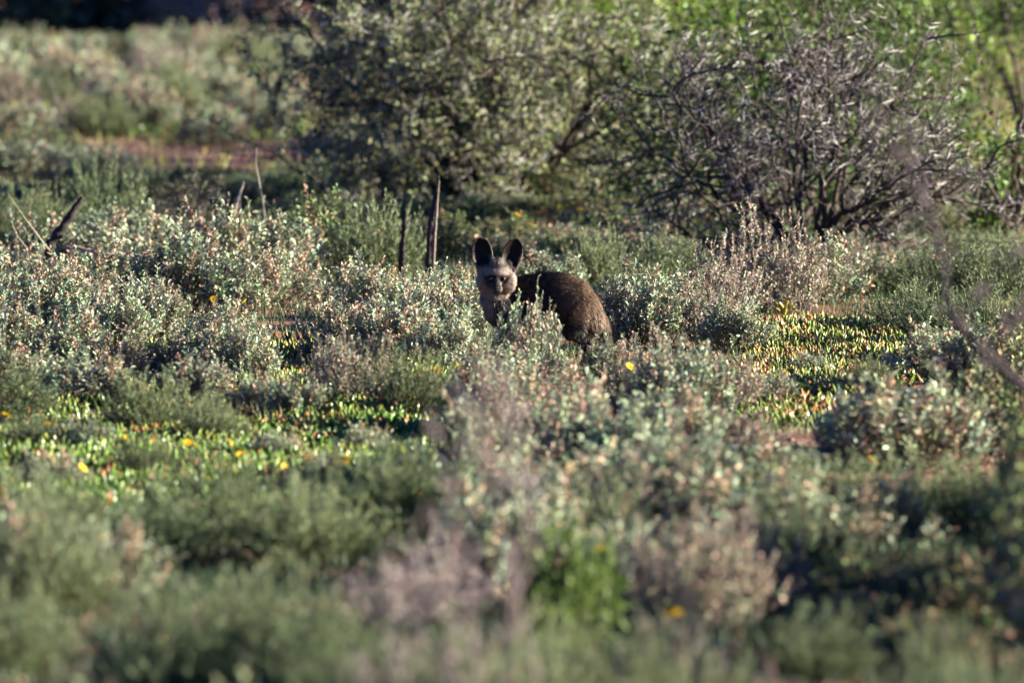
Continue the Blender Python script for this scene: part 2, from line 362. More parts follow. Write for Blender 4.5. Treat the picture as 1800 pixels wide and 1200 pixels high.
exec_rows = [
    # far sunlit field at upper left
    ('at the back of the far field', fill(92, -30, 640, 'AAKAACAATA', .15, .8)),
    ('in the far field second row', fill(114, -40, 620, 'ACA.KACTAA', .28, .75)),
    ('in the far field third row', fill(140, -40, 600, 'CAA.ABKAA', .38, .7)),
    ('in the far field middle row', fill(172, -40, 580, 'A.ABTAKCA', .42, .65)),
    ('in the far field front row', fill(205, -40, 560, 'BC.ACA.A', .33, .6) + [('K', 455, 190, .3, .7), ('K', 330, 215, .2, .6), ('K', 180, 218, .2, .6)]),
    ('behind the bare red sand strip', fill(248, -30, 480, 'ATCAAA', .30, .5) + [('A', 600, 285, .3, .5), ('A', 655, 300, .28, .45)]),
    # shaded belt behind the dead stumps
    ('before the bare red sand strip', fill(314, -20, 200, 'AAA', .2, .5) + fill(288, -30, 160, 'CC', .16, .6) + fill(318, 200, 640, 'CCCC', .07, .6)),
    ('in the shaded strip under the tree', fill(354, 480, 1180, 'CKCCKC', .21, .65)),
    ('in the shaded strip at left', fill(362, -30, 480, 'ACCKC', .17, .55)),
    ('at the edge of the tree shade', fill(398, 420, 1160, 'CCCCAKA', .13, .6)),
    # behind fox
    ('above the fox ears', [('K', 790, 428, .14, .4), ('K', 900, 424, .13, .45), ('A', 1000, 430, .11, .45), ('K', 1080, 426, .16, .45)]),
    ('behind the leaning stump', fill(432, -40, 230, 'CCC', .30, .5) ),
    ('behind the tall post', fill(448, 450, 800, 'CCCK', .17, .5) + fill(446, 800, 1130, 'AKA', .11, .5)),
    ('under the white-thorned bush', fill(476, 1120, 1840, 'ACBCACC', .15, .5)),
    ('beside the leaning stump', fill(498, -30, 280, 'AAAA', .27, .45)),
    ('left of the tall post', fill(500, 330, 700, 'AAKC', .36, .44)),
    ('right of the fox back', fill(520, 930, 1240, 'ACCC', .21, .42)),
    ('before the white-thorned bush', [('B', 1275, 560, .36, .36), ('B', 1330, 548, .40, .38), ('B', 1405, 552, .38, .36), ('A', 1450, 540, .28, .4), ('B', 1490, 525, .30, .32), ('C', 1560, 525, .16, .5), ('C', 1640, 520, .18, .55), ('C', 1740, 522, .23, .55), ('C', 1810, 518, .22, .5)]),
    ('just below the leaning stump', fill(556, -30, 460, 'AAABAA', .28, .42)),
    ('between stump and fox', fill(560, 470, 830, 'A.AAA', .23, .36)),
    ('around the fox', [('A', 800, 600, .25, .36), ('A', 846, 622, .19, .3), ('A', 1120, 612, .27, .36), ('A', 1180, 590, .25, .4), ('B', 1238, 606, .26, .32), ('A', 1290, 618, .22, .32)]),
    ('in the left sage thicket back row', fill(616, -40, 430, 'AA.AA.A', .25, .40)),
    ('screening the fox body', [('A', 930, 688, .33, .25), ('A', 880, 705, .2, .3), ('A', 985, 740, .2, .3), ('A', 1075, 690, .19, .26), ('B', 1150, 700, .28, .32)]),
    ('in the left sage thicket front row', fill(682, -40, 450, 'A.AB.AA', .23, .36)),
    ('in the middle thicket', [('A', 600, 640, .26, .36), ('A', 700, 650, .26, .38), ('B', 640, 716, .27, .34), ('B', 590, 700, .24, .3), ('C', 730, 735, .2, .36), ('A', 780, 660, .2, .3)]),
    ('right of the succulent mats', [('C', 1600, 585, .2, .5), ('C', 1690, 610, .22, .5), ('C', 1770, 640, .26, .5), ('A', 1420, 655, .08, .2), ('C', 1525, 690, .1, .25), ('A', 1365, 705, .1, .22), ('A', 1640, 680, .2, .34), ('A', 1730, 700, .26, .42), ('K', 1800, 700, .26, .4)]),
    ('below the fox', fill(745, 830, 1320, 'AB.BAB', .22, .34)),
    ('at the left edge before the mats', fill(738, -40, 300, 'C.AC', .15, .34) + [('C', 372, 778, .14, .26), ('A', 345, 722, .16, .3), ('A', 455, 730, .14, .26), ('A', 525, 738, .12, .24), ('C', 60, 800, .1, .25), ('A', 640, 790, .1, .2), ('A', 150, 802, .1, .2), ('C', 262, 832, .11, .26), ('A', 482, 800, .09, .2), ('A', 560, 852, .10, .22), ('C', 705, 855, .13, .28), ('A', 90, 850, .12, .24)]),
    ('right of the shaded sand', [('A', 1490, 800, .17, .22), ('A', 1590, 818, .27, .52), ('A', 1665, 812, .22, .34), ('K', 1770, 800, .3, .42)]),
    ('beside the shaded sand', fill(800, 860, 1310, 'AB.AB', .21, .36)),
    ('in the lower centre thicket back row', fill(868, 790, 1330, 'ABAA.A', .22, .38)),
    ('below the succulent flower bed', fill(978, -80, 830, 'CCCCCCC', .19, .44)),
    ('in the lower centre thicket front row', fill(950, 820, 1380, 'AABAA', .28, .44)),
    ('at the right edge above the dark gap', fill(938, 1400, 1880, 'CACCC', .17, .44)),
    ('in the left foreground clump', [('A', -20, 1090, .26, .4), ('C', 90, 1100, .26, .4), ('A', 190, 1070, .2, .3), ('C', 30, 1170, .2, .3)]),
    ('in the blurred middle foreground', [('T', 690, 1120, .22, .4), ('T', 770, 1090, .24, .4), ('A', 880, 1040, .28, .4), ('A', 960, 1020, .26, .36), ('D', 1000, 1150, .33, .27), ('D', 955, 1190, .2, .2), ('A', 1090, 1080, .22, .3), ('B', 1165, 1110, .3, .34), ('B', 1255, 1100, .32, .34), ('B', 1330, 1080, .28, .32), ('C', 1040, 1000, .24, .4)]),
    ('around the dark gap at right', [('C', 1400, 1030, .2, .36), ('K', 1560, 1060, .12, .4), ('K', 1690, 1070, .13, .4), ('C', 1440, 1200, .14, .3), ('K', 1640, 1160, .1, .4), ('K', 1500, 1120, .1, .36), ('K', 1900, 955, .42, .5), ('K', 1870, 1005, .42, .5), ('K', 1890, 1045, .46, .5), ('K', 1920, 1085, .46, .5), ('K', 1900, 1130, .48, .5), ('K', 1920, 1180, .46, .5), ('K', 1950, 1235, .44, .5), ('K', 1740, 1100, .14, .4)]),  # tall K shrubs past the right edge are added to shade the gap
    ('along the lower left ridge', [('C', 270, 1245, .25, .4), ('C', 380, 1230, .26, .44), ('C', 490, 1240, .28, .44), ('C', 590, 1260, .22, .4)]),
    ('in the lower middle foreground', [('T', 700, 1290, .24, .4), ('T', 800, 1270, .2, .34), ('B', 1180, 1240, .22, .3), ('C', 960, 1300, .2, .34), ('C', 1080, 1330, .26, .4)]),
    ('nearest the bottom edge', [('A', 20, 1420, .2, .34), ('A', 130, 1440, .24, .3), ('B', 250, 1420, .24, .3), ('A', 420, 1460, .28, .34), ('C', 600, 1450, .26, .3), ('C', 740, 1430, .3, .36), ('C', 900, 1440, .34, .4), ('A', 1040, 1450, .2, .3), ('C', 1200, 1430, .26, .4), ('B', 1370, 1420, .29, .3), ('C', 1500, 1440, .22, .34), ('C', 1650, 1340, .27, .22), ('C', 1740, 1440, .28, .26), ('A', 1810, 1430, .2, .3)]),
]
for i, (ph, it) in enumerate(exec_rows): row(ph, it, 1000 + i)

# ------------------------------------------------------------------ thorn bushes and trees
def branch_tree(rng, stems, levels, seglen, spread0, lens, radii, grav=0., zig=.3):
    """list of (level, path, radii)"""
    out = []
    def grow(p0, d, lev):
        L = lens[lev] * rng.uniform(.7, 1.25); n = max(3, int(L / seglen[lev])); pts = [p0]; dd = d
        for i in range(n):
            dd = nrm(dd + rng.normal(0, zig, 3) * .6 + np.array([0, 0, grav]))
            pts.append(pts[-1] + dd * L / n)
        pts = np.array(pts); pts[:, 2] = np.maximum(pts[:, 2], .02)
        r0, r1 = radii[lev]
        out.append((lev, pts, np.linspace(r0, r1, len(pts))))
        if lev + 1 < levels:
            for q in range(stems[lev + 1]):
                t = rng.uniform(.2, 1.0); a, tan = along(pts, np.array([t]))
                r = nrm(np.cross(tan[0], rng.normal(size=3)))
                grow(a[0], nrm(tan[0] * rng.uniform(.3, .9) + r * rng.uniform(.5, 1.) + np.array([0, 0, .12])), lev + 1)
    for q in range(stems[0]):
        th = q * 2 * math.pi / stems[0] + rng.uniform(-.4, .4); s = spread0 * rng.uniform(.4, 1.1)
        if q % 2: s *= 2.4
        grow(np.array([math.cos(th), math.sin(th), 0]) * .05 * rng.uniform(.3, 1), nrm(np.array([math.cos(th) * s, math.sin(th) * s, 1.])), 0)
    return out
def dome_branches(rng, H, W, stems, lens, radii):
    out = []
    def grow(p0, d, lev):
        L = lens[lev] * rng.uniform(.6, 1.3); n = max(3, int(L / .05)); pts = [p0]; dd = d
        for i in range(n):
            dd = nrm(dd + rng.normal(0, .22, 3)); pts.append(pts[-1] + dd * L / n)
        pts = np.array(pts); pts[:, 2] = np.maximum(pts[:, 2], .02); out.append((lev, pts, np.linspace(*radii[lev], len(pts))))
        kids(pts, lev, .15)
    def kids(pts, lev, t0):
        if lev + 1 >= len(stems): return
        for q in range(stems[lev + 1]):
            a, tan = along(pts, np.array([rng.uniform(t0, 1.)])); r = nrm(np.cross(tan[0], rng.normal(size=3)))
            grow(a[0], nrm(tan[0] * rng.uniform(.3, .9) + r * rng.uniform(.5, 1.) + np.array([0, 0, .15])), lev + 1)
    for q in range(stems[0]):
        th = q * 2.4 + rng.uniform(-.4, .4); rho = math.sqrt((q + .5) / stems[0]); z = H * (math.sqrt(max(0, 1 - rho ** 2)) * .72 + .12) * rng.uniform(.75, 1.1) * (.4 if q % 3 == 1 and rho > .4 else 1)
        tip = np.array([math.cos(th) * rho * W * .45, math.sin(th) * rho * W * .5, z]); b0 = np.array([math.cos(th), math.sin(th), 0]) * .10 * W * .5 * rng.uniform(.2, 1)
        mid = tip * [.45, .45, .5] + rng.normal(0, .05 * H, 3) * [1, 1, .4]
        p = bez(b0, mid, tip, 14); p[1:] += np.cumsum(rng.normal(0, .012 * H, (13, 3)), 0); p[:, 2] = np.maximum(p[:, 2], .02); p[0, 2] = -.03
        k = rng.uniform(.55, 1.) ; out.append((0, p, np.linspace(radii[0][0] * k, radii[0][1] * k, 14))); kids(p, 0, .25)
    return out
THORN_MESH = None
def thorn_bush(name, label, loc, seed, H, W, stems, lens, spread, radii, leafn, thornL, leafcol, nthorn_parts, leafL=.012, thorn_step=.05, wisps=(), group=None, trunk_name='branches', leafW=.45):
    global THORN_MESH
    rng = np.random.default_rng(seed)
    br = dome_branches(rng, H, W, stems, lens, radii)
    for wpath in wisps: br.append((len(stems) - 1, np.asarray(wpath, float) - loc, np.linspace(.006, .002, len(wpath))))
    sx = sz = 1.
    t = thing(name, label, 'bush', loc, 0., None, group)
    wood, lf, th = Geo(), Geo(), Geo(); TP, TD, TL = [], [], []
    for lev, p, r in br:
        p = p * [sx, sx, sz]
        c = jit((.035, .027, .026) if lev < 2 else (.065, .05, .052), 1, rng, .2)[0]
        wood.tube(p, r, c, 6 if lev == 0 else (5 if lev == 1 else 3), lev < 2)
        if lev >= 1:
            ln = np.linalg.norm(np.diff(p, axis=0), axis=1).sum()
            m = int(ln / thorn_step * (1. if lev > 1 else .4) * rng.uniform(.6, 1.3))
            if m:
                pos, tan = along(p, rng.uniform(.1, 1, m)); r_ = nrm(np.cross(tan, rng.normal(size=(m, 3))))
                for sg in (-1, 1):
                    TP.append(pos); TD.append(nrm(r_ * sg + tan * .45 + rng.normal(0, .12, (m, 3)))); TL.append(thornL * rng.uniform(.35, 1.2, m))
            k = int(ln * leafn * (1 if lev > 1 else .3))
            if k:
                pos, tan = along(p, rng.uniform(.05, 1, k)); d = nrm(rng.normal(size=(k, 3)) + tan * .5); l = leafL * rng.uniform(.6, 1.5, k)
                lf.leaves(pos + d * rng.uniform(0, .02, (k, 1)), d, rng.normal(size=(k, 3)), l, l * leafW, jit(leafcol, k, rng, .25, .1))
    obj(trunk_name, wood.mesh(name + '_branches', M_BARK, True), t)
    if lf.n: obj('foliage', lf.mesh(name + '_foliage', M_THORNLEAF), t, kind='stuff')
    if TP:
        TP, TD, TL = np.concatenate(TP), np.concatenate(TD), np.concatenate(TL)
        vis = TP[:, 2] * 1.0 - TP[:, 1] * .5 + TL * 14; order = np.argsort(-vis); big, rest = order[:nthorn_parts], order[nthorn_parts:]
        if len(rest): th.cones(TP[rest], TD[rest], TL[rest], TL[rest] * .026, jit((.52, .49, .48), len(rest), rng, .25, .03), 3); obj('thorns', th.mesh(name + '_thorns', M_THORN), t, kind='stuff')
        if THORN_MESH is None:
            tg = Geo(); tg.cones(np.zeros((1, 3)), np.array([[0, 0, 1.]]), 1., .028, np.array([[.58, .55, .53]]), 5); THORN_MESH = tg.mesh('thorn', M_THORN)
        for i in big:
            o = bpy.data.objects.new('thorn', THORN_MESH); COL.objects.link(o); o.parent = t; o.location = TP[i]
            o.rotation_mode = 'QUATERNION'; o.rotation_quaternion = Vector(TD[i]).to_track_quat('Z', 'Y'); o.scale = (TL[i],) * 3
    return t

DT = G(1415, 464)[1]
thorn_bush('thorn_bush', 'dark branched thorn bush with long white thorns behind the fox at right', G(1420, 464), 31, 1.5, 2.15,
           [24, 6, 5, 1], [1., .34, .22, .12], .7, [(.020, .006), (.008, .004), (.0048, .0026), (.003, .0018)], 62, .056, (.065, .07, .042), 295, thorn_step=.075,
           wisps=[[P(1240, 200, DT), P(1210, 130, DT), P(1175, 70, DT), P(1150, 10, DT)], [P(1330, 160, DT), P(1318, 90, DT - .1), P(1312, 0, DT - .1)], [P(1180, 230, DT), P(1140, 150, DT), P(1085, 40, DT)],
                  [P(1400, 150, DT), P(1405, 90, DT - .1), P(1398, 30, DT - .1)], [P(1580, 200, DT), P(1610, 120, DT - .1), P(1640, 30, DT - .1)], [P(1630, 230, DT), P(1670, 160, DT), P(1680, 60, DT)], [P(1480, 190, DT), P(1510, 120, DT), P(1545, 80, DT)]])
thorn_bush('thorn_bush', 'large leafy thorn tree with pale thorns standing in the upper centre', G(845, 366), 47, 2.15, 2.5,
           [26, 6, 6, 2], [1., .6, .36, .18], .75, [(.026, .007), (.010, .004), (.005, .002), (.003, .0015)], 88, .070, (.15, .165, .07), 140, .024, .065)
thorn_bush('thorn_bush', 'small dark leafy thorn bush in shade behind the leaning stump', G(312, 436), 53, .40, .60,
           [16, 5, 5], [.3, .12, .07], .8, [(.008, .003), (.004, .002), (.002, .001)], 220, .022, (.07, .075, .045), 0, .010, .05)

def leafy_tree(name, label, loc, seed, H, W, leafcol, nleaf, L, trunk=.06, stems=5, low=.1, cat='tree', mat=None, barkc=(.10, .08, .065), group=None, skirt=.6):
    rng = np.random.default_rng(seed); t = thing(name, label, cat, loc, 0., None, group)
    wood, lf = Geo(), Geo()
    br = branch_tree(rng, [stems, 5, 5], 3, [.15, .12, .1], .7, [H * .75, H * .4, H * .25], [(trunk, trunk * .35), (trunk * .35, trunk * .12), (trunk * .13, .003)], .05)
    allp = np.concatenate([b[1] for b in br]); sx = W / np.ptp(allp[:, 0]); sz = H / allp[:, 2].max()
    tips = []
    for lev, p, r in br:
        p = p * [sx, sx, sz]; wood.tube(p, r, jit(barkc, 1, rng)[0], 6 if lev == 0 else 4, False)
        if lev >= 1: tips.append(p[len(p) // 3:])
    tips = np.concatenate(tips); tips = tips[tips[:, 2] > low * H]
    if nleaf:
        # clumps round the twigs
        ncl = max(40, nleaf // 45); cl = tips[rng.integers(len(tips), size=ncl)]; nk = int(ncl * skirt); th_ = rng.uniform(0, 6.28, nk); zz = rng.uniform(0.01, .9, nk) ** 1.7; rr_ = np.sqrt(rng.uniform(.2, 1, nk)) * W * .5 * np.sqrt(1 - zz ** 2); cl[:nk] = np.stack([np.cos(th_) * rr_, np.sin(th_) * rr_, zz * H], 1); cc = jit(leafcol, len(cl), rng, .32, .1)
        ci = rng.integers(len(cl), size=nleaf); rad = W * .055
        pos = cl[ci] + rng.normal(0, rad, (nleaf, 3)); pos[:, 2] = np.maximum(pos[:, 2], .02)
        l = L * rng.uniform(.6, 1.4, nleaf)
        lf.leaves(pos, rng.normal(size=(nleaf, 3)) + [0, 0, .4], rng.normal(size=(nleaf, 3)), l, l * .5, cc[ci] * (1 + rng.normal(0, .18, (nleaf, 1))).clip(.4, 1.7))
    obj('trunk', wood.mesh(name + '_trunk', M_BARK, True), t)
    if nleaf: obj('crown', lf.mesh(name + '_crown', mat or M_GREEN), t, kind='stuff')
    return t
GRN = (.115, .185, .018)
for px, py, sd, H, W, col, lab in [
    (1180, 318, 61, 1.6, 1.5, GRN, 'bright green bush between the large thorn tree and white-thorned bush'),
    (1330, 262, 62, 1.3, 1.3, GRN, 'bright green bush seen through the top of the white-thorned bush'),
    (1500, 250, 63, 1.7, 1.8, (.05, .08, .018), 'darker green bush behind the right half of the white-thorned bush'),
    (1660, 270, 64, 1.9, 1.7, GRN, 'tall sunlit green bush right of the white-thorned bush'),
    (1800, 300, 65, 2.0, 1.5, GRN, 'tall sunlit green bush cut by the right edge'),
    (1775, 415, 66, .62, .5, (.09, .17, .025), 'small bright green bush low at the right edge behind olive shrubs'),
    (1400, 405, 68, 1.5, 2.2, (.05, .075, .02), 'dense dark bush added directly behind the white-thorned bush to cast shade'),  # added shade caster, mostly hidden by the thorn bush
    (1075, 286, 67, 1.5, 1.8, GRN, 'green bush half hidden behind the right side of the thorn tree')]:
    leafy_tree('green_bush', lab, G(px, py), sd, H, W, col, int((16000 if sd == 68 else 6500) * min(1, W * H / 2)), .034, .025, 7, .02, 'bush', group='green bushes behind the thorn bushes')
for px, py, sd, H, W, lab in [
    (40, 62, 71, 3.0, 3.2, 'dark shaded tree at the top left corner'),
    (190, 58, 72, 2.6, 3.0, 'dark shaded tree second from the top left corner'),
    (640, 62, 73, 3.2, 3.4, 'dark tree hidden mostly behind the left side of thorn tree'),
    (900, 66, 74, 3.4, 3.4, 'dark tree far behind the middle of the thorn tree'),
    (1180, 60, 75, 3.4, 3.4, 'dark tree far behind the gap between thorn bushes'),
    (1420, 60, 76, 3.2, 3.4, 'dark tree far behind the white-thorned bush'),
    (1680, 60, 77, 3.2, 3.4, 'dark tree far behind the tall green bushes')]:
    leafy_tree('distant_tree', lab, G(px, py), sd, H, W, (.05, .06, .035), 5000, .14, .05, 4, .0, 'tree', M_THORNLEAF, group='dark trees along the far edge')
leafy_tree('bare_bush', 'bare purplish brown bush at the top between dark trees and thorn tree', G(400, 66), 81, 1.6, 2.4, (.20, .15, .13), 3500, .04, .04, 10, .02, 'bush', M_THORNLEAF, (.22, .17, .16))

# ------------------------------------------------------------------ dead wood
def limb(geo, pts, r, rng, k=9, col=(.16, .12, .105), n=26, knob=.18):
    pts = np.asarray(pts, float); t = np.linspace(0, 1, len(pts)); tt = np.linspace(0, 1, n)
    p = np.stack([np.interp(tt, t, pts[:, a]) for a in range(3)], 1); rr = np.interp(tt, t, r)
    p[1:-1] += rng.normal(0, rr.mean() * .08, (n - 2, 3))
    b = geo.n; geo.tube(p, rr * (1 + rng.normal(0, knob * .4, n)), col, k)
    V = geo.V[-1]; c = np.repeat(p, k, 0); d = V - c
    lon = np.tile(1 + rng.normal(0, knob, k), n); geo.V[-1] = c + d * lon[:, None] * (1 + rng.normal(0, .06, len(V)))[:, None]
rng = np.random.default_rng(5)
def dead(name, label, parts, base):
    t = thing(name, label, 'dead wood', base)
    for nm, pts, r, k, col in parts:
        g = Geo(); limb(g, np.asarray(pts) - base, r, rng, k, col, knob=.26); obj(nm, g.mesh(name + '_' + nm, M_DEAD, False), t)
DARKW = (.028, .021, .021); PALEW = (.30, .23, .185)
d = G(755, 512)[1]; b = G(752, 512)
dead('dead_post', 'tall upright dead stick standing behind and left of the fox', [('trunk', [b + [0, 0, -.03], P(753, 470, d), P(755, 420, d), P(759, 375, d), P(767, 335, d), P(772, 308, d)], [.019, .018, .018, .014, .008, .003], 9, DARKW),
     ('painted_lit_edge', [P(761, 490, d - .008), P(764, 420, d - .008), P(768, 360, d - .008), P(772, 318, d - .008)], [.004, .005, .004, .002], 6, (.17, .125, .10))], b)  # pale strip on the right side paints the sunlit edge of the post
b = G(706, 508); d = b[1]
dead('dead_post', 'short thin dead stick beside the tall dead post', [('trunk', [b + [0, 0, -.03], P(706, 450, d), P(709, 410, d), P(713, 372, d)], [.014, .014, .012, .005], 7, DARKW),
     ('side_twig', [P(709, 415, d), P(716, 398, d - .02), P(722, 378, d - .03)], [.004, .003, .0012], 5, (.2, .17, .15))], b)
b = G(52, 498); d = b[1]
dead('leaning_stump', 'dark leaning dead stump with a horizontal dead branch at left', [('trunk', [b + [0, 0, -.03], P(84, 440, d), P(104, 412, d), P(120, 388, d), P(135, 364, d), P(146, 347, d)], [.030, .030, .029, .026, .021, .012], 10, DARKW),
     ('branch', [P(112, 434, d - .03), P(140, 438, d - .08), P(180, 447, d - .12), P(240, 450, d - .1), P(262, 440, d - .08)], [.009, .011, .011, .010, .004], 8, PALEW)], b)
b = G(470, 470); d = b[1]
dead('dead_twig', 'thin crooked dead twig rising highest left of the posts', [('stem', [b, P(466, 400, d), P(462, 360, d), P(455, 320, d), P(449, 290, d), P(451, 260, d)], [.007, .006, .006, .005, .004, .0015], 6, (.17, .14, .12))], b)
b = G(405, 470); d = b[1]
dead('dead_twig', 'pale forked dead twig between stump and crooked twig', [('stem', [b, P(407, 400, d), P(416, 355, d), P(429, 320, d)], [.010, .009, .009, .003], 7, (.26, .22, .19)), ('fork', [P(408, 395, d), P(420, 375, d), P(424, 345, d)], [.005, .004, .002], 5, (.26, .22, .19))], b)
b = G(150, 520); d = b[1]
dead('dry_stalk', 'thin straw stalk slanting at the left edge', [('stem', [b, P(75, 425, d), P(45, 385, d), P(14, 340, d)], [.004, .003, .0025, .001], 5, (.34, .30, .2))], b)
b = G(80, 515); d = b[1]
dead('dry_stalk', 'second thin straw stalk below the slanting one at left edge', [('stem', [b, P(50, 440, d), P(30, 415, d), P(18, 385, d)], [.004, .003, .0025, .001], 5, (.30, .27, .17))], b)
b = G(665, 640); d = b[1]
dead('dry_twig', 'fan of thin bare brown twigs between the middle sage shrubs', [('twig', [b, P(672, 600, d), P(690 + q * 9 - 40, 575 - 6 * abs(q - 3), d + .03 * q)], [.004, .003, .001], 4, (.26, .19, .16)) for q in range(6)], b)

# near, strongly blurred bare plants
def near_plant(name, label, base, mains, seed, twigs=14, tl=.12, leafc=(.25, .20, .20), col=(.16, .125, .12), leaf_n=10):
    rng = np.random.default_rng(seed); t = thing(name, label, 'bush', base); st, lf = Geo(), Geo()
    for pts, r0, r1 in mains:
        pts = np.asarray(pts) - base; tt = np.linspace(0, 1, len(pts)); q = np.linspace(0, 1, 18)
        p = np.stack([np.interp(q, tt, pts[:, a]) for a in range(3)], 1); p[1:] += np.cumsum(rng.normal(0, .003, (17, 3)), 0)
        st.tube(p, np.linspace(r0, r1, 18), col, 6)
        for k in range(twigs):
            a, tan = along(p, np.array([rng.uniform(.25, 1)])); dd = nrm(tan[0] + rng.normal(0, .8, 3)); l = tl * rng.uniform(.4, 1.2)
            sp = bez(a[0], a[0] + dd * l * .5 + rng.normal(0, .01, 3), a[0] + dd * l, 5); st.tube(sp, np.linspace(.0022, .001, 5), col, 4)
            n = leaf_n; pos, tn = along(sp, rng.uniform(.2, 1, n)); l_ = rng.uniform(.008, .016, n)
            lf.leaves(pos, rng.normal(size=(n, 3)), rng.normal(size=(n, 3)), l_, l_ * .5, jit(leafc, n, rng, .25, .06))
    obj('branches', st.mesh(name + '_branches', M_STEM, True), t); obj('foliage', lf.mesh(name + '_foliage', M_SAGE), t, kind='stuff')
D = 15.0; b = G(905, 27000 / D - 260)
near_plant('near_twiggy_shrub', 'tall blurred grey twiggy shrub close to the camera below the fox', b, [
    ([b, P(890, 1200, D), P(905, 1010, D), P(862, 860, D), P(850, 760, D), P(835, 640, D)], .005, .0015),
    ([b, P(945, 1200, D), P(905, 1050, D), P(925, 900, D), P(890, 760, D), P(885, 650, D)], .005, .0015),
    ([b, P(860, 1250, D), P(820, 1000, D), P(800, 850, D), P(780, 770, D)], .005, .0015),
    ([b, P(840, 1250, D), P(770, 1100, D), P(740, 1020, D), P(715, 960, D)], .005, .0015)], 91, 20, .12, leaf_n=9)
D = 18.0; b = G(2010, 27000 / D - 260)
near_plant('near_twiggy_shrub', 'blurred dark crooked branch reaching in from the right edge', b, [
    ([b, P(1990, 900, D), P(1880, 735, D), P(1800, 672, D), P(1740, 625, D), P(1690, 570, D), P(1665, 535, D)], .017, .010),
    ([P(1665, 535, D), P(1655, 460, D), P(1645, 400, D), P(1620, 360, D), P(1580, 335, D)], .009, .003),
    ([P(1690, 570, D), P(1720, 510, D), P(1770, 450, D), P(1800, 425, D)], .004, .002),
    ([P(1740, 625, D), P(1775, 580, D), P(1800, 555, D)], .004, .002),
    ([P(1620, 360, D), P(1600, 280, D), P(1555, 200, D)], .003, .001)], 92, 12, .075, (.12, .09, .095), (.04, .03, .035), 16)

